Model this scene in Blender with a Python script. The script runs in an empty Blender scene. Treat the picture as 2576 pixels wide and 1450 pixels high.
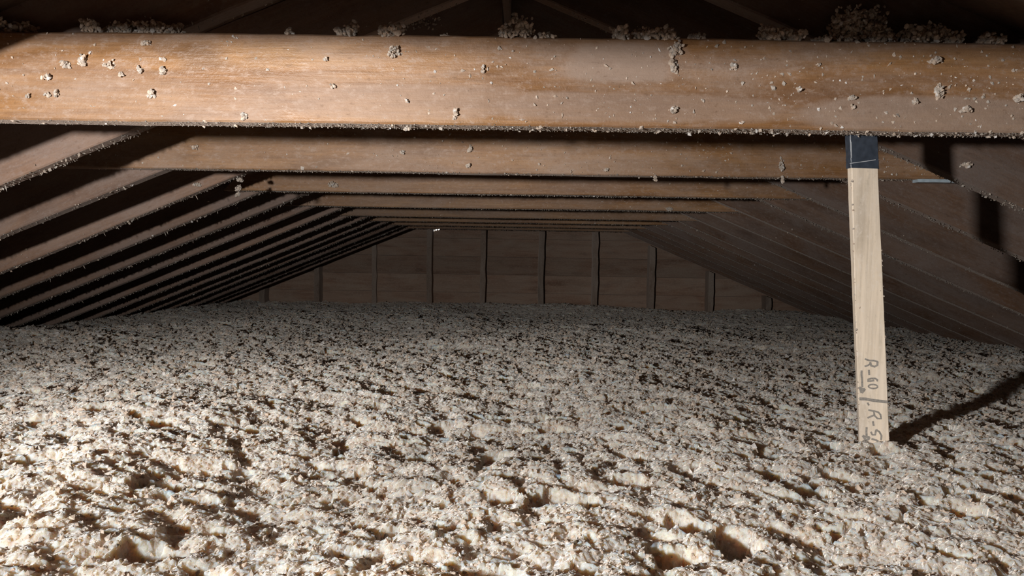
import bpy, math, random
import numpy as np
from mathutils import Vector, Matrix

# ------------------------------------------------------------------ camera
W, H, F = 2576, 1450, 2000.0
ROLL = math.radians(0.9)
VPX, VPY = 1310.0, 642.0
CZ = 1.0                                   # camera height above the joist bottoms

def cam_axes():
    v = np.array([VPX - W/2, VPY - H/2, F]); v /= np.linalg.norm(v)
    x = np.array([math.cos(ROLL), math.sin(ROLL), 0.0]); x -= v*x.dot(v); x /= np.linalg.norm(x)
    z = np.cross(v, x)
    if z[1] > 0: z = -z
    return np.array([x, v, z]).T
CM = cam_axes()
def ray(px, py):
    d = CM.T @ np.array([px - W/2, py - H/2, F]); return d/d[1]
def P(px, py, d):
    """world point seen at a pixel, at distance d along the attic"""
    r = ray(px, py)*d
    return Vector((r[0], d, r[2] + CZ))

scene = bpy.context.scene
col = scene.collection
cam_d = bpy.data.cameras.new('camera'); cam = bpy.data.objects.new('camera', cam_d); col.objects.link(cam)
right, down, fwd = CM[0], CM[1], CM[2]
m = Matrix.Identity(4)
for i in range(3):
    m[i][0] = right[i]; m[i][1] = -down[i]; m[i][2] = -fwd[i]
m[0][3], m[1][3], m[2][3] = 0, 0, CZ
cam.matrix_world = m
cam_d.sensor_width = 36.0; cam_d.lens = F/W*36.0; cam_d.clip_start = 0.02
scene.camera = cam

# ------------------------------------------------------------------ world, lamp, exposure
world = bpy.data.worlds.new('world'); scene.world = world; world.use_nodes = True
bg = world.node_tree.nodes['Background']; bg.inputs[0].default_value = (0.9, 0.8, 0.75, 1); bg.inputs[1].default_value = 0.007
LAMP = Vector((-0.84, -0.27, CZ + 0.043))
def spot(name, target, watt, deg, blend, colr=(1, 0.98, 0.955)):
    l = bpy.data.lights.new(name, 'SPOT'); l.energy = watt; l.spot_size = math.radians(deg); l.spot_blend = blend
    l.shadow_soft_size = 0.036; l.color = colr
    o = bpy.data.objects.new(name, l); col.objects.link(o)
    o.location = LAMP; o.rotation_euler = (Vector(target) - LAMP).to_track_quat('-Z', 'Y').to_euler()
    return o
spot('torch_spill', (1.18, 1.5, CZ + 0.16), 186, 98, 1.0)
spot('torch_beam', (-0.75, 5.0, CZ + 0.32), 240, 62, 1.0)
vs = scene.view_settings
vs.view_transform = 'Standard'; vs.look = 'None'; vs.gamma = 1.0; vs.use_curve_mapping = False
vs.exposure = 0.0

# ------------------------------------------------------------------ numbers of the attic
S = 0.813                                   # collar tie spacing, one tie on every second rafter
D1 = 1.66*S                                 # the tie with the stake
SL = 5/12.0; ANG = math.atan(SL)
CL, CR = 0.635, 0.595                       # rafter underside planes, z above the camera at X = 0
RX = (CR - CL)/(2*SL); RZ = CL + SL*RX      # ridge
RDEP, RTH = 0.145, 0.045                    # rafter depth, thickness
TTH, THT = 0.050, 0.147                     # tie thickness, height
WALL_Y = 7.55
rnd = random.Random(7)
rng = np.random.default_rng(11)

# ------------------------------------------------------------------ noise helpers (numpy)
def h2(ix, iy, seed):
    with np.errstate(over='ignore'):
        n = (ix.astype(np.int64)*374761393 + iy.astype(np.int64)*668265263 + seed*1442695041) & 0xffffffff
        n = ((n ^ (n >> 13))*1274126177) & 0xffffffff
        n = ((n ^ (n >> 16))*2246822519) & 0xffffffff
    return ((n ^ (n >> 15)) & 0xffffff)/float(0x1000000)
def vn(x, y, seed):
    ix = np.floor(x); iy = np.floor(y); fx = x - ix; fy = y - iy
    fx = fx*fx*(3 - 2*fx); fy = fy*fy*(3 - 2*fy)
    a = h2(ix, iy, seed); b = h2(ix+1, iy, seed); c = h2(ix, iy+1, seed); d = h2(ix+1, iy+1, seed)
    return (a*(1-fx) + b*fx)*(1-fy) + (c*(1-fx) + d*fx)*fy
def bumps(x, y, sc, seed, pw=0.5):
    """rounded lumps on a jittered lattice"""
    x = x/sc; y = y/sc; ix = np.floor(x); iy = np.floor(y); best = np.zeros_like(x)
    for i in (-1, 0, 1):
        for j in (-1, 0, 1):
            cx = ix+i; cy = iy+j
            px = cx + h2(cx, cy, seed); py = cy + h2(cx, cy, seed+1); r = 0.55 + 0.5*h2(cx, cy, seed+2)
            q = np.clip(1 - ((x-px)**2 + (y-py)**2)/(r*r), 0, 1)**pw*r
            best = np.maximum(best, q)
    return best

# ------------------------------------------------------------------ object helpers
def tag(o, label=None, cat=None, group=None, kind=None):
    if label: o['label'] = label
    if cat: o['category'] = cat
    if group: o['group'] = group
    if kind: o['kind'] = kind
    return o
def link(name, me, mat=None, parent=None):
    o = bpy.data.objects.new(name, me); col.objects.link(o)
    if mat and me and not me.materials: me.materials.append(mat)
    if parent: o.parent = parent
    return o
def mesh_np(name, v, f, smooth=False, colr=None):
    """mesh from numpy verts and equal-sized faces"""
    me = bpy.data.meshes.new(name); v = np.asarray(v, np.float32); f = np.asarray(f, np.int32)
    n, k = f.shape
    me.vertices.add(len(v)); me.vertices.foreach_set('co', v.ravel())
    me.loops.add(n*k); me.loops.foreach_set('vertex_index', f.ravel())
    me.polygons.add(n); me.polygons.foreach_set('loop_start', np.arange(0, n*k, k, dtype=np.int32))
    try: me.polygons.foreach_set('loop_total', np.full(n, k, np.int32))
    except Exception: pass
    if colr is not None:
        a = me.attributes.new('tint', 'FLOAT_COLOR', 'POINT')
        a.data.foreach_set('color', np.concatenate([colr, np.ones((len(colr), 1))], 1).astype(np.float32).ravel())
    me.update(calc_edges=True); me.validate()
    me.polygons.foreach_set('use_smooth', np.full(n, smooth))
    return me
def empty(name, loc=(0, 0, 0)):
    o = bpy.data.objects.new(name, None); col.objects.link(o); o.location = loc; o.empty_display_size = 0.05; return o

# icosahedron crumb template
t = (1 + 5**0.5)/2
ICO = np.array([(-1, t, 0), (1, t, 0), (-1, -t, 0), (1, -t, 0), (0, -1, t), (0, 1, t), (0, -1, -t), (0, 1, -t), (t, 0, -1), (t, 0, 1), (-t, 0, -1), (-t, 0, 1)])/math.sqrt(1+t*t)
ICF = np.array([(0,11,5),(0,5,1),(0,1,7),(0,7,10),(0,10,11),(1,5,9),(5,11,4),(11,10,2),(10,7,6),(7,1,8),(3,9,4),(3,4,2),(3,2,6),(3,6,8),(3,8,9),(4,9,5),(2,4,11),(6,2,10),(8,6,7),(9,8,1)])
OCT = np.array([(1,0,0),(-1,0,0),(0,1,0),(0,-1,0),(0,0,1),(0,0,-1)], float)
OCF = np.array([(0,2,4),(2,1,4),(1,3,4),(3,0,4),(2,0,5),(1,2,5),(3,1,5),(0,3,5)])
def rot_rand(n, g):
    q = g.normal(size=(n, 4)); q /= np.linalg.norm(q, axis=1)[:, None]
    w, x, y, z = q.T
    return np.stack([np.stack([1-2*(y*y+z*z), 2*(x*y-z*w), 2*(x*z+y*w)], 1),
                     np.stack([2*(x*y+z*w), 1-2*(x*x+z*z), 2*(y*z-x*w)], 1),
                     np.stack([2*(x*z-y*w), 2*(y*z+x*w), 1-2*(x*x+y*y)], 1)], 1)
def crumbs(centers, radii, g, tmpl='ico', aniso=(0.55, 1.25), jit=0.28):
    T, TF = (ICO, ICF) if tmpl == 'ico' else (OCT, OCF)
    n = len(centers); k = len(T)
    v = np.repeat(T[None], n, 0)*(1 + g.uniform(-jit, jit, (n, k, 1)))
    v = v*g.uniform(aniso[0], aniso[1], (n, 1, 3))
    v = np.einsum('nij,nkj->nki', rot_rand(n, g), v)*np.asarray(radii)[:, None, None] + np.asarray(centers)[:, None, :]
    f = (TF[None] + (np.arange(n)*k)[:, None, None]).reshape(-1, 3)
    return v.reshape(-1, 3), f
def spikes(pts, r, ln, g):
    n = len(pts); v = np.repeat(OCT[None], n, 0)*(1 + g.uniform(-0.3, 0.3, (n, 6, 1)))
    v = v*np.stack([r*g.uniform(0.7, 1.3, n), r*g.uniform(0.7, 1.3, n), ln], 1)[:, None, :]
    v[:, :, 0] += v[:, :, 2]*g.normal(0, 0.25, (n, 1))
    v = v + np.asarray(pts)[:, None, :]
    return v.reshape(-1, 3), (OCF[None] + (np.arange(n)*6)[:, None, None]).reshape(-1, 3)
def tints(n, k, g, glint=0.10):
    """per-crumb fibre colours: beige, grey, pale, a few dark"""
    pal = np.array([(0.63, 0.535, 0.45), (0.58, 0.53, 0.475), (0.69, 0.585, 0.485), (0.53, 0.485, 0.44), (0.65, 0.525, 0.415), (0.88, 0.88, 0.88), (0.30, 0.27, 0.24)])
    p = np.array([0.27, 0.23, 0.2, 0.14, 0.16, 0, 0]); p = p*(1 - glint - 0.02); p[5] = glint; p[6] = 0.02; p /= p.sum()
    c = pal[g.choice(len(pal), n, p=p)]*g.uniform(0.85, 1.12, (n, 1))
    return np.repeat(np.clip(c, 0, 0.92), k, 0)

# ------------------------------------------------------------------ materials
def new_mat(name):
    ma = bpy.data.materials.new(name); ma.use_nodes = True; nt = ma.node_tree
    return ma, nt, nt.nodes['Principled BSDF']
def nd(nt, typ, **kw):
    n = nt.nodes.new(typ)
    for k, v in kw.items():
        if k in n.inputs: n.inputs[k].default_value = v
        else: setattr(n, k, v)
    return n
def ramp(nt, fac, stops):
    r = nt.nodes.new('ShaderNodeValToRGB'); nt.links.new(fac, r.inputs[0])
    els = r.color_ramp.elements
    while len(els) < len(stops): els.new(0.5)
    for e, (p, c) in zip(els, stops): e.position = p; e.color = (*c, 1) if len(c) == 3 else c
    return r.outputs[0]
def mixc(nt, fac, a, b, mode='MIX'):
    n = nt.nodes.new('ShaderNodeMix'); n.data_type = 'RGBA'; n.blend_type = mode
    for s, v in ((0, fac), (6, a), (7, b)):
        if hasattr(v, 'links'): nt.links.new(v, n.inputs[s])
        else: n.inputs[s].default_value = v if s == 0 else (*v, 1)
    return n.outputs[2]
def math_n(nt, op, a, b=None, clamp=False):
    n = nt.nodes.new('ShaderNodeMath'); n.operation = op; n.use_clamp = clamp
    for s, v in ((0, a), (1, b)):
        if v is None: continue
        if hasattr(v, 'links'): nt.links.new(v, n.inputs[s])
        else: n.inputs[s].default_value = v
    return n.outputs[0]

def wood(name, cols, dust_col, dust=0.45, rough=0.5, patches=None, scale=1.0, bump=0.25, axis='x', sheen=0.30):
    """sawn lumber: grain runs along local X; dusty film in cloudy patches"""
    ma, nt, bs = new_mat(name)
    tc = nd(nt, 'ShaderNodeTexCoord'); oi = nd(nt, 'ShaderNodeObjectInfo')
    off = nd(nt, 'ShaderNodeVectorMath', operation='SCALE'); off.inputs[0].default_value = (13.7, 5.1, 3.3); nt.links.new(oi.outputs['Random'], off.inputs['Scale'])
    add = nd(nt, 'ShaderNodeVectorMath', operation='ADD'); nt.links.new(tc.outputs['Object'], add.inputs[0]); nt.links.new(off.outputs[0], add.inputs[1])
    def mapped(sx, sy, sz):
        mp = nd(nt, 'ShaderNodeMapping'); mp.inputs['Scale'].default_value = (sx, sy, sz) if axis == 'x' else (sz, sy, sx); nt.links.new(add.outputs[0], mp.inputs[0]); return mp.outputs[0]
    g1 = nd(nt, 'ShaderNodeTexNoise', Scale=1.0, Detail=6.0, Roughness=0.6, Distortion=0.4); nt.links.new(mapped(1.6*scale, 14*scale, 22*scale), g1.inputs['Vector'])
    g2 = nd(nt, 'ShaderNodeTexNoise', Scale=1.0, Detail=4.0, Roughness=0.65); nt.links.new(mapped(9*scale, 150*scale, 190*scale), g2.inputs['Vector'])
    cl = nd(nt, 'ShaderNodeTexNoise', Scale=1.0, Detail=5.0, Roughness=0.6, Distortion=0.8); nt.links.new(mapped(2.6, 6, 7.5), cl.inputs['Vector'])
    fine = nd(nt, 'ShaderNodeTexNoise', Scale=230.0, Detail=3.0, Roughness=0.7); nt.links.new(add.outputs[0], fine.inputs['Vector'])
    blot = nd(nt, 'ShaderNodeTexNoise', Scale=1.0, Detail=3.0, Roughness=0.5); nt.links.new(mapped(5, 11, 17), blot.inputs['Vector'])
    c = ramp(nt, g1.outputs[0], [(0.30, cols[0]), (0.5, cols[1]), (0.70, cols[2])])
    c = mixc(nt, math_n(nt, 'MULTIPLY', math_n(nt, 'SUBTRACT', g2.outputs[0], 0.35, True), 1.1), c, tuple(x*0.42 for x in cols[0]))
    c = mixc(nt, ramp(nt, blot.outputs[0], [(0.55, (0, 0, 0)), (0.70, (0.55, 0.55, 0.55))]), c, tuple(x*0.55 for x in cols[0]))
    dmask = ramp(nt, cl.outputs[0], [(0.60 - dust*0.5, (0, 0, 0)), (0.82 - dust*0.35, (1, 1, 1))])
    dm = math_n(nt, 'MULTIPLY', dmask, ramp(nt, fine.outputs[0], [(0.25, (0.45,)*3), (0.7, (0.95,)*3)]))
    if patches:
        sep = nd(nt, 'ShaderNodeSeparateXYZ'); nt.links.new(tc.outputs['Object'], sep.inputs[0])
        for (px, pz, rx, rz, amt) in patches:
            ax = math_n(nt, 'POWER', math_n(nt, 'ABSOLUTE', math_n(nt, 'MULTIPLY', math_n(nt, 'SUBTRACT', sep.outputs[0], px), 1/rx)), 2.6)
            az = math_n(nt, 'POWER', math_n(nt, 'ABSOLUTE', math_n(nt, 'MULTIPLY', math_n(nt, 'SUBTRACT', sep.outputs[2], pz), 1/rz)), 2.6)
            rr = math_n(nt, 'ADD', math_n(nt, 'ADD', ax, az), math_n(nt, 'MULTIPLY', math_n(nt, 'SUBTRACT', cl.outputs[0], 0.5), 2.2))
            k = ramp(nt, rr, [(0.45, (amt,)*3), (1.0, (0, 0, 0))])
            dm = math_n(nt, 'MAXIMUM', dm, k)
    c = mixc(nt, dm, c, dust_col)
    sp = nd(nt, 'ShaderNodeTexNoise', Scale=1.0, Detail=5.0, Roughness=0.75); nt.links.new(mapped(60, 95, 110), sp.inputs['Vector'])
    c = mixc(nt, ramp(nt, sp.outputs[0], [(0.52, (0, 0, 0)), (0.66, (0.55,)*3)]), c, tuple(x*1.1 for x in dust_col))
    c = mixc(nt, ramp(nt, sp.outputs[0], [(0.30, (0.45,)*3), (0.42, (0, 0, 0))]), c, tuple(x*0.6 for x in cols[0]))
    hs = nd(nt, 'ShaderNodeHueSaturation'); nt.links.new(c, hs.inputs['Color'])
    nt.links.new(math_n(nt, 'ADD', math_n(nt, 'MULTIPLY', oi.outputs['Random'], 0.30), 0.85), hs.inputs['Value'])
    nt.links.new(hs.outputs[0], bs.inputs['Base Color'])
    nt.links.new(math_n(nt, 'ADD', math_n(nt, 'MULTIPLY', dm, 0.35), rough, True), bs.inputs['Roughness'])
    bp = nd(nt, 'ShaderNodeBump', Strength=bump, Distance=0.004)
    hsum = math_n(nt, 'ADD', math_n(nt, 'MULTIPLY', g2.outputs[0], 0.8), math_n(nt, 'MULTIPLY', fine.outputs[0], 0.7))
    nt.links.new(hsum, bp.inputs['Height']); nt.links.new(bp.outputs[0], bs.inputs['Normal'])
    bs.inputs['Specular IOR Level'].default_value = 0.3
    bs.inputs['Sheen Weight'].default_value = sheen; bs.inputs['Sheen Roughness'].default_value = 0.35; bs.inputs['Sheen Tint'].default_value = (0.80, 0.68, 0.60, 1)
    return ma
ORANGE = [(0.165, 0.076, 0.030), (0.265, 0.134, 0.054), (0.35, 0.195, 0.088)]
BROWN = [(0.15, 0.075, 0.042), (0.22, 0.12, 0.070), (0.28, 0.17, 0.11)]
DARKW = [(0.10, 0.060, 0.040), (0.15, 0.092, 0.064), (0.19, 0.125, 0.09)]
DUST = (0.295, 0.215, 0.168); GREYDUST = (0.36, 0.32, 0.285)
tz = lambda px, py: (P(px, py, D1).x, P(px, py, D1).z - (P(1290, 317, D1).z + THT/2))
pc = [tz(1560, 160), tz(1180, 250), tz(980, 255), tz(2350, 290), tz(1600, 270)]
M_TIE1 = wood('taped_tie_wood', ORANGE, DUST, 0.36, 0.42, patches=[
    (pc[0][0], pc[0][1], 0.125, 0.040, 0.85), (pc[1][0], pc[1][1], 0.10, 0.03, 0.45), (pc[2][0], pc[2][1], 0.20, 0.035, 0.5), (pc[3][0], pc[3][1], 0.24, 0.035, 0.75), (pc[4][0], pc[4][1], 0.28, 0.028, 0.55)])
M_TIE = wood('tie_wood', ORANGE, DUST, 0.42, 0.5, sheen=0.22)
M_RAFT = wood('rafter_wood', BROWN, (0.235, 0.178, 0.152), 0.72, 0.6)
M_RAFTR = wood('rafter_wood_dark', [(0.10, 0.051, 0.029), (0.145, 0.080, 0.048), (0.18, 0.110, 0.074)], (0.165, 0.130, 0.115), 0.50, 0.65, sheen=0.24)  # darker wood tone for the ridge board and the slope behind the stake
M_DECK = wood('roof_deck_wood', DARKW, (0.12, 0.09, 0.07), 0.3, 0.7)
M_PLANK = wood('gable_plank_wood', [(0.24, 0.135, 0.09), (0.34, 0.21, 0.145), (0.40, 0.265, 0.19)], (0.38, 0.295, 0.235), 0.50, 0.7)
M_STUD = wood('stud_wood', [(0.22, 0.15, 0.11), (0.28, 0.20, 0.15), (0.34, 0.25, 0.20)], (0.36, 0.30, 0.255), 0.5, 0.7, axis='z')
M_STAKE = wood('pale_stake_wood', [(0.70, 0.575, 0.44), (0.73, 0.61, 0.475), (0.75, 0.635, 0.505)], (0.64, 0.565, 0.485), 0.34, 0.6, bump=0.06, axis='z', sheen=0.1)

def fibre_mat(name, attr=True, gain=1.0, sss=0.0, trans=0.0, sheen=0.0):
    ma, nt, bs = new_mat(name)
    geo = nd(nt, 'ShaderNodeNewGeometry')
    n1 = nd(nt, 'ShaderNodeTexNoise', Scale=14.0, Detail=4.0, Roughness=0.6); nt.links.new(geo.outputs['Position'], n1.inputs['Vector'])
    n2 = nd(nt, 'ShaderNodeTexNoise', Scale=160.0, Detail=3.0, Roughness=0.7); nt.links.new(geo.outputs['Position'], n2.inputs['Vector'])
    base = ramp(nt, n1.outputs[0], [(0.35, (0.55, 0.49, 0.43)), (0.52, (0.63, 0.54, 0.455)), (0.68, (0.69, 0.565, 0.45))])
    if attr:
        at = nd(nt, 'ShaderNodeAttribute', attribute_name='tint'); base = mixc(nt, 0.7, base, at.outputs['Color'])
    c = mixc(nt, 1.0, base, ramp(nt, n2.outputs[0], [(0.3, (0.72*gain,)*3), (0.72, (1.16*gain,)*3)]), 'MULTIPLY')
    nt.links.new(c, bs.inputs['Base Color'])
    bs.inputs['Roughness'].default_value = 0.75; bs.inputs['Specular IOR Level'].default_value = 0.3
    bs.inputs['Sheen Weight'].default_value = sheen; bs.inputs['Sheen Roughness'].default_value = 0.45; bs.inputs['Sheen Tint'].default_value = (1.0, 0.91, 0.82, 1)
    if sss:
        bs.inputs['Subsurface Weight'].default_value = 1.0; bs.inputs['Subsurface Scale'].default_value = sss
        bs.inputs['Subsurface Radius'].default_value = (1.0, 0.62, 0.36)
    if trans:
        tr = nd(nt, 'ShaderNodeBsdfTranslucent'); nt.links.new(c, tr.inputs[0]); mx = nd(nt, 'ShaderNodeMixShader'); mx.inputs[0].default_value = trans
        nt.links.new(bs.outputs[0], mx.inputs[1]); nt.links.new(tr.outputs[0], mx.inputs[2]); nt.links.new(mx.outputs[0], nt.nodes['Material Output'].inputs[0])
    bp = nd(nt, 'ShaderNodeBump', Strength=1.0 if sss else 0.35, Distance=0.006 if sss else 0.003)
    vo = nd(nt, 'ShaderNodeTexVoronoi', Scale=130.0); nt.links.new(geo.outputs['Position'], vo.inputs['Vector'])
    hgt = math_n(nt, 'SUBTRACT', math_n(nt, 'MULTIPLY', n2.outputs[0], 0.5), math_n(nt, 'MULTIPLY', vo.outputs['Distance'], 0.6))
    nt.links.new(hgt if sss else n2.outputs[0], bp.inputs['Height']); nt.links.new(bp.outputs[0], bs.inputs['Normal'])
    return ma
M_BED = fibre_mat('blown_insulation', False, 1.22, sss=0.028, sheen=1.0)
M_CRUMB = fibre_mat('insulation_crumbs', True, 1.2, trans=0.42, sheen=0.8)
M_FUZZ2 = fibre_mat('hanging_dust_fibre', True, 0.7)
M_FUZZ = fibre_mat('grey_dust_fuzz', True, 0.42)
def plain(name, c, rough=0.5, metal=0.0, noise=None):
    ma, nt, bs = new_mat(name); bs.inputs['Roughness'].default_value = rough; bs.inputs['Metallic'].default_value = metal
    tc = nd(nt, 'ShaderNodeTexCoord'); n = nd(nt, 'ShaderNodeTexNoise', Scale=noise or 60.0, Detail=4.0); nt.links.new(tc.outputs['Object'], n.inputs['Vector'])
    nt.links.new(ramp(nt, n.outputs[0], [(0.3, tuple(x*0.75 for x in c)), (0.7, tuple(min(1, x*1.2) for x in c))]), bs.inputs['Base Color'])
    return ma
M_TAPE = plain('navy_tape', (0.042, 0.052, 0.070), 0.35, noise=90)
M_TAPEW = plain('tape_crease', (0.42, 0.43, 0.45), 0.5)
M_INK = plain('marker_ink', (0.27, 0.245, 0.215), 0.6, noise=300)
M_STRIP = plain('strip_blue_grey', (0.55, 0.66, 0.74), 0.45, 0.3)
M_DAY, _nt, _bs = new_mat('daylight_gap'); _bs.inputs['Base Color'].default_value = (1, 1, 1, 1); _bs.inputs['Emission Color'].default_value = (1, 1, 0.97, 1); _bs.inputs['Emission Strength'].default_value = 1.6

# ------------------------------------------------------------------ boards
def board_mesh(name, top, bot, th, nx=40, wob=0.0015, seed=0, bev=0.003):
    """board along local X; top(u)/bot(u) give (x, z) for u in 0..1; Y from 0 (front) to th. Eased, slightly wavy edges."""
    g = np.random.default_rng(seed); us = np.linspace(0, 1, nx)
    prof = []                                # closed ring around the section
    ring = []
    w = np.cumsum(g.normal(0, wob*0.25, (nx, 4)), 0); w -= np.linspace(0, 1, nx)[:, None]*w[-1]; w += g.normal(0, wob*0.15, (nx, 4))
    for i, u in enumerate(us):
        xt, zt = top(u); xb, zb = bot(u)
        zt += w[i, 0]; zb += w[i, 1]; y0 = w[i, 2]; y1 = th + w[i, 3]
        def at(s, y): return (xb + (xt-xb)*s, y, zb + (zt-zb)*s)
        e = bev/max(1e-4, abs(zt - zb))
        ring += [at(0, y0+bev), at(e, y0), at(0.5, y0 + 0.3*(w[i, 0])), at(1-e, y0), at(1, y0+bev), at(1, y1-bev), at(1-e, y1), at(e, y1), at(0, y1-bev)]
    k = 9; f = []
    for i in range(nx-1):
        for j in range(k):
            a = i*k + j; b = i*k + (j+1) % k
            f.append((a, a+k, b+k, b))
    me = bpy.data.meshes.new(name)
    f.append(tuple(range(k))); f.append(tuple((nx-1)*k + j for j in reversed(range(k))))
    me.from_pydata(ring, [], f); me.update()
    return me
def flip_fix(me):
    import bmesh
    bm = bmesh.new(); bm.from_mesh(me); bmesh.ops.recalc_face_normals(bm, faces=bm.faces); bm.to_mesh(me); bm.free()
    return me

# ------------------------------------------------------------------ floor, roof decks
def quad_slab(name, pts, thick_dir, mat, kind='structure'):
    v = [Vector(p) for p in pts] + [Vector(p) + Vector(thick_dir) for p in pts]
    me = bpy.data.meshes.new(name)
    me.from_pydata([tuple(p) for p in v], [], [(0, 1, 2, 3), (7, 6, 5, 4), (0, 4, 5, 1), (1, 5, 6, 2), (2, 6, 7, 3), (3, 7, 4, 0)]); me.update()
    o = link(name, flip_fix(me), mat); o['kind'] = kind; return o
YB = -1.6
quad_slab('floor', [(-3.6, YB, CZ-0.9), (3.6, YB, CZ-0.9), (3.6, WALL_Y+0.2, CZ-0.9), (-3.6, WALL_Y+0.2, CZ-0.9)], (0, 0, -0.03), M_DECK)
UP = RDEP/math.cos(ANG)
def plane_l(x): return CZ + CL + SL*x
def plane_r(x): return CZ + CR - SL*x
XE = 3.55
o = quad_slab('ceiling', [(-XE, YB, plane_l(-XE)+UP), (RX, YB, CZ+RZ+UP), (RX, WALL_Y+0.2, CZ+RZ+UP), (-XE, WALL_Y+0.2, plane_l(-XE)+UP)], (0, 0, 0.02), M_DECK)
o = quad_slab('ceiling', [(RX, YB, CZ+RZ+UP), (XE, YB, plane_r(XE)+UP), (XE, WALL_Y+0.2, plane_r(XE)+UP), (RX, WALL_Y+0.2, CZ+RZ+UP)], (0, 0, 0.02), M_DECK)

# ------------------------------------------------------------------ gable wall: planks and studs
def deck_half(z):                            # X limits of the gable under the deck at height z
    zz = z - CZ - UP
    return (zz - CL)/SL, (CR - zz)/SL
wall = empty('wall_back', (0, WALL_Y+0.09, CZ-0.9)); wall['kind'] = 'structure'
zb = CZ - 0.9; k = 0
while zb < CZ + RZ + UP - 0.03:
    hgt = 0.178 + rnd.uniform(-0.006, 0.006); zt = min(zb + hgt - 0.002, CZ + RZ + UP - 0.004)
    a0, b0 = deck_half(zb); a1, b1 = deck_half(zt)
    a0 = max(a0, -XE); a1 = max(a1, -XE); b0 = min(b0, XE); b1 = min(b1, XE)
    if a1 < b1:
        dy = rnd.uniform(0, 0.003)
        v = [(a0, dy, zb), (b0, dy, zb), (b1, dy, zt), (a1, dy, zt)]
        v += [(x, y + 0.02, z) for x, y, z in v]
        me = bpy.data.meshes.new('plank'); me.from_pydata([(x, y, z - wall.location.z) for x, y, z in v], [], [(0, 1, 2, 3), (7, 6, 5, 4), (0, 4, 5, 1), (1, 5, 6, 2), (2, 6, 7, 3), (3, 7, 4, 0)]); me.update()
        link('plank', flip_fix(me), M_PLANK, wall)
    zb += hgt
# daylight showing through a crack below the last tie
for j, (px, py, w_) in enumerate(((1091, 580, 0.011), (1097, 578.5, 0.010), (1103, 576.5, 0.014))):
    p = P(px, py, WALL_Y + 0.085)
    v, f = crumbs([(p.x, 0.003, p.z - wall.location.z)], [w_], np.random.default_rng(j), aniso=(0.7, 0.9))
    v[:, 1] = v[:, 1]*0.3
    link('daylight_gap', mesh_np('daylight_gap', v, f), M_DAY, wall)
stud_px = [670, 806, 945, 1088, 1222, 1368, 1503, 1645, 1793, 1938, 2090]
for i, px in enumerate(stud_px):
    xr = P(px, 690, WALL_Y).x; wd = 0.048 + rnd.uniform(-0.004, 0.006); xl = xr - wd
    z0 = CZ - 0.9
    ztl = min(plane_l(xl), plane_r(xl)) + 0.02; ztr = min(plane_l(xr), plane_r(xr)) + 0.02
    depth = 0.14 if i != 2 else 0.05
    nz = 14; ring = []
    for a in range(nz):
        s_ = a/(nz-1); e0 = rnd.uniform(-0.0035, 0.0035); e1 = rnd.uniform(-0.006, 0.004)
        for (x, zt_, y, e) in ((xl, ztl, 0, e0), (xr, ztr, 0, e1), (xr, ztr, depth, e1), (xl, ztl, depth, e0)):
            ring.append((x + e - xl, y, s_*(zt_ - z0)))
    fs = []
    for a in range(nz-1):
        for b in range(4):
            fs.append((a*4+b, a*4+(b+1) % 4, a*4+4+(b+1) % 4, a*4+4+b))
    fs += [(3, 2, 1, 0), tuple(4*(nz-1)+b for b in range(4))]
    me = bpy.data.meshes.new('wall_stud'); me.from_pydata(ring, [], fs); me.update()
    o = link('wall_stud', flip_fix(me), M_STUD); o.location = (xl, WALL_Y + 0.09 - depth, z0)
    n_stake = len(stud_px) - i
    ordn = ['', 'first', 'second', 'third', 'fourth', 'fifth', 'sixth', 'seventh', 'eighth', 'ninth', 'tenth', 'eleventh']
    tag(o, f'upright wooden stud on the gable wall, {ordn[n_stake]} counting from the stake side', 'stud', 'studs of the far gable wall')

# ------------------------------------------------------------------ ridge board and rafters
me = board_mesh('ridge_board', lambda u: (YB + u*(WALL_Y+0.07-YB), 0.135), lambda u: (YB + u*(WALL_Y+0.07-YB), 0.0), 0.02, 30, seed=5)
o = link('ridge_board', flip_fix(me), M_RAFTR); o.rotation_euler = (0, 0, math.pi/2); o.location = (RX + 0.01, 0, CZ + RZ + UP - 0.137)
tag(o, 'long wooden ridge board along the peak of the roof', 'ridge board')

tie_ks = list(range(-1, 8))
RAFT_KS = [k/2 for k in range(-4, 15)]
LEN = (XE - 0.15)/math.cos(ANG)
def rafter_mesh(seed):
    # local X runs from the ridge down the slope, local Z perpendicular to the slope, underside at z=0
    t_ = math.tan(ANG)
    me = board_mesh('rafter', lambda u: (-0.0 + u*(LEN) - (RDEP*t_)*(1-u)*-1*0 + (1-u)*RDEP*t_*-1 + 0.014, RDEP), lambda u: (u*LEN + 0.014, 0.0), RTH, 60, 0.0018, seed)
    return flip_fix(me)
variants = [rafter_mesh(s) for s in (21, 22, 23)]
def fluff(n, fn, g, r=(0.0015, 0.005), tm='oct', aniso=(0.5, 1.3), glint=0.10):
    c = np.array([fn(i) for i in range(n)]); rad = r[0] + (r[1]-r[0])*g.random(n)**2.2
    v, f = crumbs(c, rad, g, tm, aniso); return mesh_np('dust_specks', v, f, False, tints(n, 6 if tm == 'oct' else 12, g, glint))
side_word = {-1: 'on the slope away from the stake', 1: 'on the slope behind the stake'}
ordinal = ['first', 'second', 'third', 'fourth', 'fifth', 'sixth', 'seventh', 'eighth', 'ninth', 'tenth', 'eleventh', 'twelfth', 'thirteenth', 'fourteenth', 'fifteenth', 'sixteenth', 'seventeenth', 'eighteenth', 'nineteenth', 'twentieth']
def rafter_y(k): return D1 + k*S + TTH + (0.0 if abs(k - round(k)) < 0.1 else 0.0)
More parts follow.
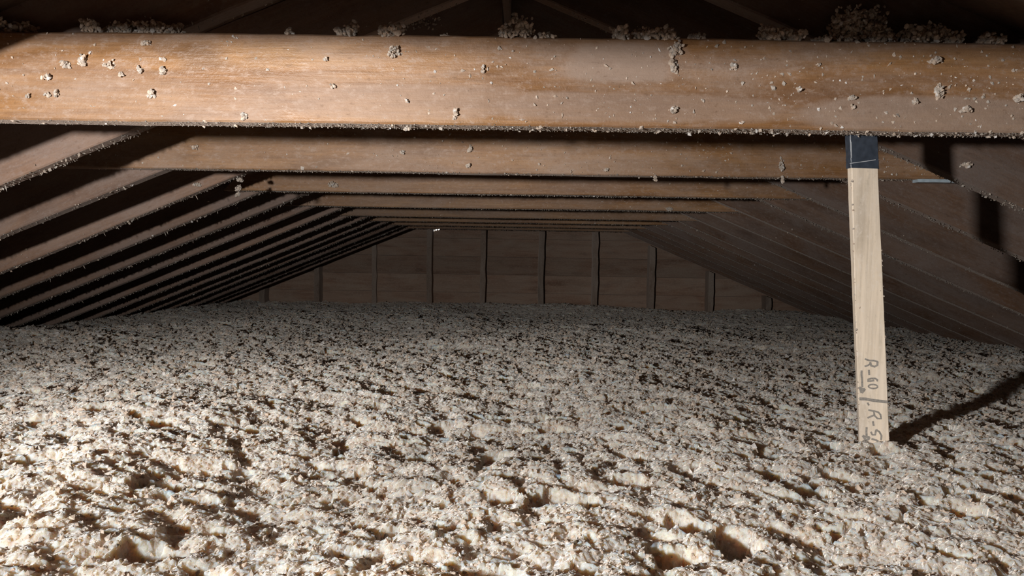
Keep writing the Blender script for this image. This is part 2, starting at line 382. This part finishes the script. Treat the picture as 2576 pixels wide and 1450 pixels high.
for side in (-1, 1):
    for idx, k in enumerate(RAFT_KS):
        y0 = rafter_y(k)
        g = np.random.default_rng(100 + idx + (50 if side > 0 else 0))
        c_ = CL if side < 0 else CR
        dz = g.uniform(-0.004, 0.004)
        o = bpy.data.objects.new('rafter', variants[g.integers(3)]); col.objects.link(o)
        if not o.data.materials: o.data.materials.append(M_RAFT)
        if side < 0:
            X = Vector((-math.cos(ANG), 0, -math.sin(ANG))); Y = Vector((0, 1, 0))
        else:
            X = Vector((math.cos(ANG), 0, -math.sin(ANG))); Y = Vector((0, 1, 0))
        Z = Vector((-side*-1*0, 0, 0))
        Z = Vector((side*math.sin(ANG), 0, math.cos(ANG)))
        if side < 0:
            # keep a right-handed frame: X x Y = Z must hold, so turn the board about its length
            R = Matrix((X, -Y, Z)).transposed(); loc = Vector((RX, y0 + RTH, CZ + RZ + dz))
        else:
            R = Matrix((X, Y, Z)).transposed(); loc = Vector((RX, y0, CZ + RZ + dz))
        mw = R.to_4x4(); mw.translation = loc; o.matrix_world = mw
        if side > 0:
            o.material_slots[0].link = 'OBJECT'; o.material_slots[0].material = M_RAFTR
        n_wall = len(RAFT_KS) - 1 - idx
        tag(o, f'dusty wooden rafter, {ordinal[n_wall]} from the gable wall {side_word[side]}', 'rafter', 'rafters of the slope away from the stake' if side < 0 else 'rafters of the slope behind the stake')
        # fluff clinging along the lower edge
        if 0 <= k <= 6.5:
            n = int((260 if side < 0 else 90)/(1 + 0.35*k))
            spots = g.random(8)*LEN*0.85 + 0.2
            def fn(i):
                x = spots[g.integers(8)] + g.normal(0, 0.05) if g.random() < 0.5 else g.uniform(0.3, LEN*0.9)
                q = g.random()
                if q < 0.85: return (x, g.uniform(0, RTH), g.uniform(-0.0025, 0.001))
                fy = 0 if side > 0 else RTH
                return (x, fy, abs(g.normal(0, 0.03)))
            sp = link('dust_specks', fluff(n, fn, g, (0.0010, 0.0050), 'oct', (0.4, 1.5), 0.03), M_CRUMB, o); sp['kind'] = 'stuff'
            if side < 0:
                ns = int(70/(1 + 0.2*k)); cl_ = g.uniform(0.3, LEN*0.85, 9)
                xs = np.where(g.random(ns) < 0.6, cl_[g.integers(0, 9, ns)] + g.normal(0, 0.06, ns), g.uniform(0.3, LEN*0.85, ns))
                ln = 0.003 + 0.008*g.random(ns)**3
                v, f = spikes(np.stack([xs, g.uniform(0, RTH, ns), -ln*0.55], 1), 0.0008 + 0.0016*g.random(ns), ln, g)
                sp = link('hanging_dust', mesh_np('hanging_dust', v, f, False, tints(ns, 6, g, 0.0)), M_FUZZ2, o); sp['kind'] = 'stuff'
            nf = int(1300/(1 + 0.5*k))
            pts = np.stack([g.uniform(0.1, LEN*0.9, nf), g.uniform(0.0, RTH, nf), g.uniform(-0.0012, 0.0006, nf)], 1)
            v, f = crumbs(pts, (0.0009 + 0.0013*g.random(nf))*(1 + 0.25*k), g, 'oct', (0.5, 1.3))
            sp = link('dust_fuzz', mesh_np('dust_fuzz', v, f, False, tints(nf, 6, g, 0.0)), M_FUZZ, o); sp['kind'] = 'stuff'

# ------------------------------------------------------------------ collar ties
tie_front_px = {0: 317, 1: 436, 2: 490, 3: 526, 4: 549, 5: 561, 6: 571, 7: 579}
ties = {}
for k in tie_ks:
    y0 = D1 + k*S
    zbot = (P(1290, tie_front_px[k], y0).z) if k >= 0 else CZ + 0.200
    zc = zbot + THT/2
    aL, bR = deck_half(zbot + 0.014)
    if k >= 2: aL = (zbot - CZ - CL)/SL - 0.13
    dl, dr = deck_half(zbot + THT + 0.014)
    aT, bT = max(aL, dl), min(bR, dr)
    me = board_mesh('collar_tie', lambda u: (aT + u*(bT-aT), THT/2), lambda u: (aL + u*(bR-aL), -THT/2), TTH, 70, 0.0016, 300+k)
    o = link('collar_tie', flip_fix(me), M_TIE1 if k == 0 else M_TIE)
    o.location = (0, y0, zc)
    if k == 0: o.rotation_euler = (0, 0, math.radians(0.0))
    if k == -1: lab = 'overhead collar tie one spacing before the taped stake, away from the gable'
    elif k == 0: lab = 'thick orange-brown collar tie that the marked stake is taped to'
    elif k == 7: lab = 'thin-looking last collar tie right before the gable wall'
    else: lab = f'dusty brown collar tie, {ordinal[k-1]} beyond the one with the taped stake'
    tag(o, lab, 'collar tie', 'collar ties across the attic')
    ties[k] = o
    # specks on the face and fringe at the lower edge
    g = np.random.default_rng(500 + k)
    if k >= 0:
        n = int(1100/(1 + 0.7*k)) if k else 1700
        def fn(i):
            while True:
                x = g.uniform(aL+0.15, bR-0.15)
                if g.random() < 0.22 + 0.78/(1 + math.exp(-(x - 0.25)*5)): break
            q = g.random()
            if q < 0.70: return (x, -0.0005, g.uniform(-THT/2, THT/2))
            if q < 0.92: return (x, g.uniform(-0.001, TTH), -THT/2 - abs(g.normal(0, 0.0012)))
            return (x, g.uniform(0, TTH), THT/2 + 0.001)
        sp = link('dust_specks', fluff(n, fn, g, (0.0007, 0.0040), 'oct', (0.4, 1.5), 0.10), M_CRUMB, o); sp['kind'] = 'stuff'
        nf = int(4000/(1 + 0.55*k))
        pts = np.stack([g.uniform(aL + 0.02, bR - 0.02, nf), g.uniform(0.0, TTH, nf), -THT/2 + g.uniform(-0.0012, 0.0006, nf)], 1)
        v, f = crumbs(pts, (0.0006 + 0.0010*g.random(nf))*(1 + 0.3*k), g, 'oct', (0.5, 1.3))
        sp = link('dust_fuzz', mesh_np('dust_fuzz', v, f, False, tints(nf, 6, g, 0.0)), M_FUZZ, o); sp['kind'] = 'stuff'

# ------------------------------------------------------------------ insulation bed
def base_h(x, y):
    yy = np.array([-1.7, 0.4, 1.4, 2.6, 3.4, 4.4, 5.8, 7.7]); zz = np.array([-0.30, -0.30, -0.325, -0.340, -0.372, -0.415, -0.455, -0.480])
    b = np.interp(y, yy, zz)
    b = b + 0.05*(vn(x*1.3 + 5, y*1.1 + 3, 3) - 0.5) + 0.03*(vn(x*3.1, y*2.7, 4) - 0.5)
    return b - 0.012*np.clip(x - 0.6, 0, 3) + 0.016*np.exp(-((x - 0.633)**2 + (y - 1.36)**2)/0.006)
def holes(x, y, sc, seed, prob, rmin, rmax):
    x = x/sc; y = y/sc; ix = np.floor(x); iy = np.floor(y); best = np.zeros_like(x)
    for i in (-1, 0, 1):
        for j in (-1, 0, 1):
            cx = ix+i; cy = iy+j
            dx = x - cx - h2(cx, cy, seed); dy = y - cy - h2(cx, cy, seed+1); a = 6.28*h2(cx, cy, seed+2)
            r = (rmin + (rmax-rmin)*h2(cx, cy, seed+3)**2)/sc; e = 0.6 + 0.8*h2(cx, cy, seed+4)
            p = dx*np.cos(a) + dy*np.sin(a); q = (-dx*np.sin(a) + dy*np.cos(a))*e
            d = np.sqrt(p*p + q*q)/r
            s = np.clip((1.15 - d)/0.55, 0, 1)*(h2(cx, cy, seed+5) < prob)
            best = np.maximum(best, s*s*(3-2*s)*np.clip(r*sc/0.016, 0.4, 1.25))
    return best
def bed_h(x, y):
    wx = x + 0.02*(vn(x*22, y*22, 31) - 0.5); wy = y + 0.02*(vn(x*22, y*22, 32) - 0.5)
    z = base_h(x, y)
    z = z + 0.013*bumps(wx, wy, 0.115, 41, 0.9) + 0.011*bumps(wx, wy, 0.052, 44, 0.8) + 0.0085*bumps(wx, wy, 0.024, 47, 0.7) + 0.0040*bumps(wx, wy, 0.011, 50, 0.6)
    # hollows between the clods
    qx = x + 0.03*(vn(x*40, y*40, 81) - 0.5); qy = y + 0.03*(vn(x*40, y*40, 82) - 0.5)
    z = z - 0.046*holes(qx, qy, 0.095, 60, 0.68, 0.009, 0.030) - 0.020*holes(qx, qy, 0.040, 66, 0.42, 0.004, 0.011)
    return z - 0.028
TH = math.radians(54); NT = 700; OY = -0.45
th = np.linspace(-TH, TH, NT)
r0, r1, ratio = 0.75, 9.6, 1.0046
nr = int(math.log(r1/r0)/math.log(ratio)) + 1
rr = r0*ratio**np.arange(nr)
TT, RR = np.meshgrid(th, rr)
gx = RR*np.sin(TT); gy = OY + RR*np.cos(TT)
jx = rng.uniform(-0.25, 0.25, gx.shape)*RR*(th[1]-th[0]); gx = gx + jx
gz = bed_h(gx, gy) + rng.normal(0, 0.0008, gx.shape)
lx = 0.012*(vn(gx*60, gy*60, 71) - 0.5); ly = 0.012*(vn(gx*60, gy*60, 72) - 0.5)
vv = np.stack([gx + lx, gy + ly, gz + CZ], -1).reshape(-1, 3)
ii = (np.arange(nr-1)[:, None]*NT + np.arange(NT-1)[None]).ravel()
qf = np.stack([ii, ii+1, ii+NT+1, ii+NT], 1)
cx = vv[qf[:, 0], 0]; cy = vv[qf[:, 0], 1]
lo = (-0.62 - CL)/SL; hi = (CR + 0.62)/SL
qf = qf[(cx > lo) & (cx < hi) & (cy < WALL_Y + 0.06)]
used = np.unique(qf); remap = np.zeros(len(vv), np.int32); remap[used] = np.arange(len(used)); vv2 = vv[used]; qf = remap[qf]
bed = link('insulation_bed', mesh_np('insulation_bed', vv2, qf, False), M_BED)
tag(bed, 'deep bed of loose beige blown-in insulation covering the attic floor', 'insulation', kind='stuff')
# crumbs and flakes lying on it
N = 170000
g = np.random.default_rng(77)
A_, B_, C_, D_ = (vv2[qf[:, q]].astype(float) for q in range(4))
area = 0.5*np.linalg.norm(np.cross(C_ - A_, D_ - B_), axis=1)
cen = (A_ + C_)/2; rf = np.hypot(cen[:, 0], cen[:, 1] - OY)
wgt = area*np.clip(rf, 0.9, 9)**-1.55*(cen[:, 1] > 0.3)
pick = np.searchsorted(np.cumsum(wgt)/wgt.sum(), g.random(N)); pick = np.minimum(pick, len(qf)-1)
u_ = g.random((N, 1)); w_ = g.random((N, 1))
pos = (A_[pick]*(1-u_) + B_[pick]*u_)*(1-w_) + (D_[pick]*(1-u_) + C_[pick]*u_)*w_
x, y, z = pos.T; rad_ = rf[pick]; n = N
size = (0.0012 + 0.0030*g.random(n)**2.2)*np.clip(rad_/1.5, 0.85, 2.4)
v, f = crumbs(np.stack([x, y, z + size*0.10], 1), size, g, 'oct', (0.5, 1.4), 0.35)
cr = link('insulation_crumbs', mesh_np('insulation_crumbs', v, f, False, tints(n, 6, g, 0.07)), M_CRUMB, bed); cr['kind'] = 'stuff'

# ------------------------------------------------------------------ insulation clumps on and around the taped tie
def clump_mesh(w, h, d, n, r, g, tall=False):
    """loose tuft: crumbs packed in an irregular heap, base at z=0"""
    c = []
    lobes = [(g.uniform(-0.35, 0.35)*w, g.uniform(-0.3, 0.3)*d, g.uniform(0.15, 0.6)*h, g.uniform(0.22, 0.42)) for _ in range(4)]
    lobes.append((0, 0, h*0.28, 0.45))
    while len(c) < n:
        lb = lobes[g.integers(len(lobes))]
        p = g.normal(0, 0.42, 3)
        q = (lb[0] + p[0]*w*lb[3], lb[1] + p[1]*d*lb[3], lb[2] + p[2]*h*lb[3])
        if q[2] < r*0.3 or q[2] > h or abs(q[0]) > w*0.55: continue
        c.append(q)
    v, f = crumbs(c, r*(0.5 + 0.8*g.random(n)), g, 'ico', (0.45, 1.35), 0.3)
    v[:, 2] = np.maximum(v[:, 2], -0.002)
    return mesh_np('insulation_clump', v, f, False, tints(n, 12, g, 0.05))
top_z = ties[0].location.z + THT/2
def on_tie(px, wpx, hpx, i, yy):
    d_ = D1 + yy; x = P(px, 95, d_).x; sc = d_/F
    g = np.random.default_rng(900 + i); w = wpx*sc; h = hpx*sc
    n = int(np.clip(w*h/(0.0030**2)*2.0, 40, 900))
    o = link('insulation_clump', clump_mesh(w, h, min(w, TTH*0.9), n, 0.0036, g), M_CRUMB)
    o.location = (x, d_, top_z - 0.001)
    return o
for i, (px, wpx, hpx, yy) in enumerate([(40, 120, 42, 0.03), (235, 46, 42, 0.012), (305, 80, 50, 0.03), (375, 90, 58, 0.032), (430, 60, 42, 0.035), (726, 24, 26, 0.01), (872, 48, 44, 0.012), (985, 66, 48, 0.014), (1124, 24, 16, 0.02),
        (1300, 84, 60, 0.014), (1375, 54, 20, 0.01), (1565, 56, 52, 0.012), (1640, 92, 48, 0.015), (1685, 40, 44, 0.006), (1752, 42, 34, 0.02), (1940, 66, 58, 0.02), (1998, 44, 40, 0.008), (2072, 52, 26, 0.02), (2160, 140, 118, 0.03), (2210, 80, 70, 0.025), (2320, 130, 66, 0.022), (2400, 50, 40, 0.02), (2490, 60, 44, 0.02)]):
    o = on_tie(px, wpx, hpx, i, yy)
    sz_ = 'tall heap' if hpx > 100 else ('wide heap' if wpx > 75 else ('tiny crumb' if wpx < 30 else ('low flat tuft' if hpx < 0.55*wpx else ('peaked tuft' if hpx > 0.9*wpx else ('big loose tuft' if wpx > 60 else 'loose tuft')))))
    wh = 'right above the stake' if 2100 < px < 2250 else ('between the stake and the near eave' if px >= 2250 else ('near its end away from the stake' if px < 500 else 'along its middle'))
    tag(o, f'{sz_} of insulation on the taped collar tie, {wh}', 'insulation tuft', 'tufts on top of the taped collar tie')
# tufts stuck to board faces or hanging from edges: (px, py, depth, width px, height px)
def stuck(px, py, d_, wpx, hpx, i, lab, grp):
    g = np.random.default_rng(1300 + i); sc = d_/F; w = wpx*sc; h = hpx*sc
    w *= 0.85; h *= 0.9; n = int(np.clip(w*h/(0.0026**2)*1.3, 8, 160))
    me = clump_mesh(w, h, min(w, 0.022), n, min(0.0030, w*0.3), g)
    o = link('insulation_tuft', me, M_CRUMB); p = P(px, py, d_); o.location = (p.x, p.y, p.z - h/2)
    tag(o, lab, 'insulation tuft', grp)
lab1 = 'small tuft of insulation stuck to the face of the collar tie with the taped stake'
for i, (px, py, w_, h_) in enumerate([(378, 234, 22, 28), (410, 176, 16, 30), (352, 172, 16, 22), (305, 186, 16, 14), (270, 160, 34, 26), (165, 158, 18, 30), (120, 192, 26, 16), (120, 238, 18, 16), (140, 232, 14, 26), (70, 240, 16, 10), (210, 150, 26, 34), (365, 105, 26, 18), (615, 292, 16, 26), (836, 214, 14, 16), (818, 148, 12, 12), (990, 128, 40, 36), (1215, 172, 12, 26), (1145, 285, 16, 42), (1022, 252, 12, 14), (1025, 322, 14, 18),
        (1695, 160, 22, 50), (1700, 120, 36, 44), (1695, 275, 18, 24), (1848, 165, 18, 20), (2010, 224, 14, 16), (2143, 243, 20, 20), (2145, 268, 14, 14), (2365, 228, 22, 46), (2305, 253, 18, 16), (2430, 275, 34, 18), (2350, 150, 40, 22), (2558, 245, 26, 24), (2060, 160, 12, 14)]):
    shp = 'long hanging tuft' if h_ > 1.5*w_ else ('flat tuft' if w_ > 1.3*h_ else ('chunky tuft' if w_ > 19 else 'small round tuft'))
    whr = 'far from the stake' if px < 500 else ('along its middle' if px < 1500 else ('shortly before the stake' if px < 2130 else 'past the stake'))
    stuck(px, py, D1 - 0.004, w_, h_, i, f'{shp} of insulation on the taped collar tie face, {whr}', 'tufts on the face of the taped collar tie')
lab2 = 'tuft of insulation clinging to the first collar tie beyond the taped stake'
for i, (px, py, w_, h_) in enumerate([(1968, 415, 16, 34), (1968, 452, 12, 22), (1182, 372, 14, 22), (1013, 382, 14, 16), (1176, 415, 14, 14), (490, 370, 18, 14), (1648, 448, 9, 20), (1525, 425, 10, 12)]):
    k_ = 'long dangling tuft' if h_ > 1.7*w_ else ('wide flat tuft' if w_ > h_ else 'small round tuft')
    e_ = 'along the lower edge' if py > 440 else 'on the face'
    stuck(px, py, D1 + S - 0.004, w_, h_, 50+i, f'{k_} {e_} of the first collar tie beyond the taped stake', 'tufts on the next collar tie')
yl = D1 + 1.5*S + TTH
for i, (px, py, w_, h_) in enumerate([(602, 450, 18, 16), (600, 472, 16, 20), (598, 488, 14, 14)]):
    stuck(px, py, yl, w_, h_, 80+i, 'bead of insulation in a string dangling from a rafter edge under the collar ties', 'dangling string of insulation')
stuck(2430, 410, D1 + 0.5*S + TTH - 0.004, 36, 26, 90, 'pale tuft of insulation stuck to the rafter beside the taped stake', None)
stuck(495, 462, D1 + 1.5*S + TTH - 0.003, 26, 14, 91, 'flat grey tuft of insulation on a rafter on the slope away from the stake', None)
stuck(838, 463, D1 + 2*S - 0.004, 28, 20, 92, 'pale tuft of insulation on the second collar tie beyond the taped stake', None)
stuck(1862, 522, D1 + 3*S - 0.004, 34, 22, 93, 'grey tuft of insulation on the third collar tie beyond the taped stake', None)
stuck(1060, 38, D1 + S + TTH - 0.006, 150, 80, 95, 'wide dim patch of insulation high on a rafter above the taped collar tie', None)
stuck(1685, 525, D1 + 3*S - 0.004, 22, 14, 94, 'thin grey tuft near the middle of the third collar tie beyond the stake', None)

# ------------------------------------------------------------------ marked stake
SD = D1 + TTH + 0.006                        # front face of the stake, behind the tie
SW, STH = 70.0/F*SD, 0.014
ptop = P(2174, 320, SD); pmid = P(2176.5, 440, SD); pbot = P(2200, 1110, SD)
axis = (pbot - pmid); 
def axis_at(py): return pmid + axis*((py - 440)/(1110 - 440.0))
def twist(py): return math.radians(-10 + 24*max(0, min(1, (py - 330)/780.0)))
def face_pt(u, py, out=0.0):
    c = axis_at(py); a = twist(py)
    rt = Vector((math.cos(a), math.sin(a)*-1, 0)); nrm = Vector((-math.sin(a), -math.cos(a), 0))
    return c + rt*((u - 0.5)*SW) + nrm*out
stake = empty('marker_stake', axis_at(1250))
def to_local(p): return tuple(p - stake.location)
def stake_shell(name, py0, py1, n, grow, mat, front=0.0, back=None, rag=0.0, seed=1):
    g = random.Random(seed); vs_, fs = [], []
    bk = STH if back is None else back
    for i in range(n):
        py = py0 + (py1 - py0)*i/(n-1)
        e = grow/SW
        j = [g.uniform(-rag, rag) for _ in range(4)]
        b = 0.0012
        for (u, o_) in ((-e + j[0], front - b), (-e + j[0] + b/SW, front), (1 + e + j[1] - b/SW, front), (1 + e + j[1], front - b), (1 + e + j[1], -bk), (-e + j[0], -bk)):
            vs_.append(to_local(face_pt(u, py, o_)))
    k = 6
    for i in range(n-1):
        for q in range(k): fs.append((i*k+q, i*k+(q+1) % k, (i+1)*k+(q+1) % k, (i+1)*k+q))
    fs += [tuple(reversed(range(k))), tuple((n-1)*k+q for q in range(k))]
    me = bpy.data.meshes.new(name); me.from_pydata(vs_, [], fs); me.update()
    return link(name, flip_fix(me), mat, stake)
def wood_local(o): return o
body = stake_shell('stick', 250, 1290, 60, 0.0, M_STAKE, rag=0.004)
tape = stake_shell('tape', 262, 424, 22, 0.0016, M_TAPE, front=0.0010, back=STH+0.001, rag=0.010, seed=4)
tape['label'] = 'dark navy tape wrapped around the top of the stake'
def ribbon(name, strokes, mat, out, parent, closed=()):
    vs_, fs = [], []
    for pts, wpx in strokes:
        base = len(vs_); n = len(pts)
        for i, (px, py) in enumerate(pts):
            a = pts[max(0, i-1)]; b = pts[min(n-1, i+1)]
            dx, dy = b[0]-a[0], b[1]-a[1]; L = math.hypot(dx, dy) or 1
            nx_, ny_ = -dy/L*wpx/2, dx/L*wpx/2
            for s_ in (-1, 1):
                for oo in (out, -0.0004):
                    qx, qy = px + s_*nx_, py + s_*ny_
                    vs_.append(to_local(face_pt((qx - XL(qy))/FW, qy, oo)))
        for i in range(n-1):
            p0 = base + i*4; p1 = p0 + 4
            fs += [(p0, p1, p1+2, p0+2), (p0+2, p1+2, p1+3, p0+3), (p0+1, p0+3, p1+3, p1+1), (p0, p0+1, p1+1, p1)]
        fs += [(base, base+2, base+3, base+1), (base+4*(n-1), base+4*(n-1)+1, base+4*(n-1)+3, base+4*(n-1)+2)]
    me = bpy.data.meshes.new(name); me.from_pydata(vs_, [], fs); me.update()
    return link(name, flip_fix(me), mat, parent)
FW = 69.0
def XL(py): return 2160.0 + (py - 880)*(41/1300.0*1.0)
C8 = lambda pts: [(2100 + a/5.8, 880 + b/5.8) for a, b in pts]
XOFF = lambda pts: pts
strokes = [
    (C8([(458, 128), (520, 150), (580, 150), (636, 162)]), 4.4), (C8([(632, 160), (628, 215), (590, 238), (545, 225), (530, 170)]), 5.2), (C8([(545, 190), (500, 222), (455, 240)]), 4.2),
    (C8([(513, 285), (518, 365)]), 4.6),
    (C8([(622, 452), (630, 430), (600, 410), (545, 412), (502, 430), (500, 455), (540, 452), (585, 438)]), 4.6),
    (C8([(570 + 62*math.cos(a), 530 + 30*math.sin(a)) for a in [i*math.pi/8 for i in range(17)]]), 3.8),
    (C8([(414, 300), (412, 360), (420, 440), (425, 545)]), 4.8), (C8([(384, 548), (425, 570), (460, 572)]), 5.0), (C8([(386, 545), (405, 590), (416, 634)]), 6.0), (C8([(460, 570), (440, 600), (416, 634)]), 6.0),
    (C8([(385, 722), (470, 720), (570, 735), (660, 742), (762, 748)]), 7.6),
    (C8([(495, 772), (515, 812)]), 4.2),
    (C8([(506, 880), (580, 892), (640, 905), (668, 940)]), 4.4), (C8([(668, 935), (678, 1000), (630, 1000), (590, 960), (580, 900)]), 4.4), (C8([(588, 950), (540, 975), (494, 1000)]), 4.4),
    (C8([(568, 1042), (578, 1112)]), 4.6),
    (C8([(540, 1200), (560, 1245), (598, 1242), (605, 1200), (612, 1165)]), 4.6), (C8([(612, 1165), (655, 1195), (682, 1250), (676, 1315)]), 4.6),
    (C8([(484, 1138), (480, 1200), (484, 1270)]), 4.8), (C8([(430, 1265), (480, 1285), (525, 1280)]), 5.0), (C8([(430, 1265), (460, 1310), (485, 1335)]), 5.5), (C8([(525, 1282), (510, 1310), (485, 1335)]), 5.5),
    (C8([(548, 1306), (610, 1320), (660, 1350), (712, 1385)]), 5.0),
]
ink = ribbon('handwriting', strokes, M_INK, 0.0003, stake); ink['label'] = 'grey marker handwriting reading R-60 and R-55 with down arrows'
FWs = FW
cr_ = ribbon('tape_crease', [([(2141, 413), (2160, 410), (2185, 406), (2207, 402)], 1.6), ([(2143, 360), (2144.5, 400)], 1.0)], M_TAPEW, 0.0016, tape)
cr_.location = (0, 0, 0)
tag(stake, 'pale upright wooden depth stake with dark tape on top and R-60 handwriting', 'stake')
# crumbs stuck on the stake edges
g = np.random.default_rng(5)
def fn(i):
    py = g.uniform(440, 1105); s_ = g.random()
    u = 0.0 if s_ < 0.5 else (1.0 if s_ < 0.85 else g.random())
    return to_local(face_pt(u, py, g.uniform(-0.004, 0.0008)))
sp = link('dust_specks', fluff(110, fn, g, (0.0008, 0.0026), 'oct', (0.5, 1.4)), M_CRUMB, stake); sp['kind'] = 'stuff'

# ------------------------------------------------------------------ pale blue-grey strip under the next tie
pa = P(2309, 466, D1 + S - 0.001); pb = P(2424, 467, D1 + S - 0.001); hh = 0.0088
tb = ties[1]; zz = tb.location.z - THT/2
me = board_mesh('blue_grey_strip', lambda u: (pa.x + u*(pb.x - pa.x), 0), lambda u: (pa.x + u*(pb.x - pa.x), -hh), 0.03, 12, 0.0004, 9, 0.001)
o = link('blue_grey_strip', flip_fix(me), M_STRIP); o.location = (0, D1 + S - 0.001, max(pa.z, zz) + 0.001)
tag(o, 'thin blue-grey strip along the underside of a collar tie beside the stake', 'metal strip')
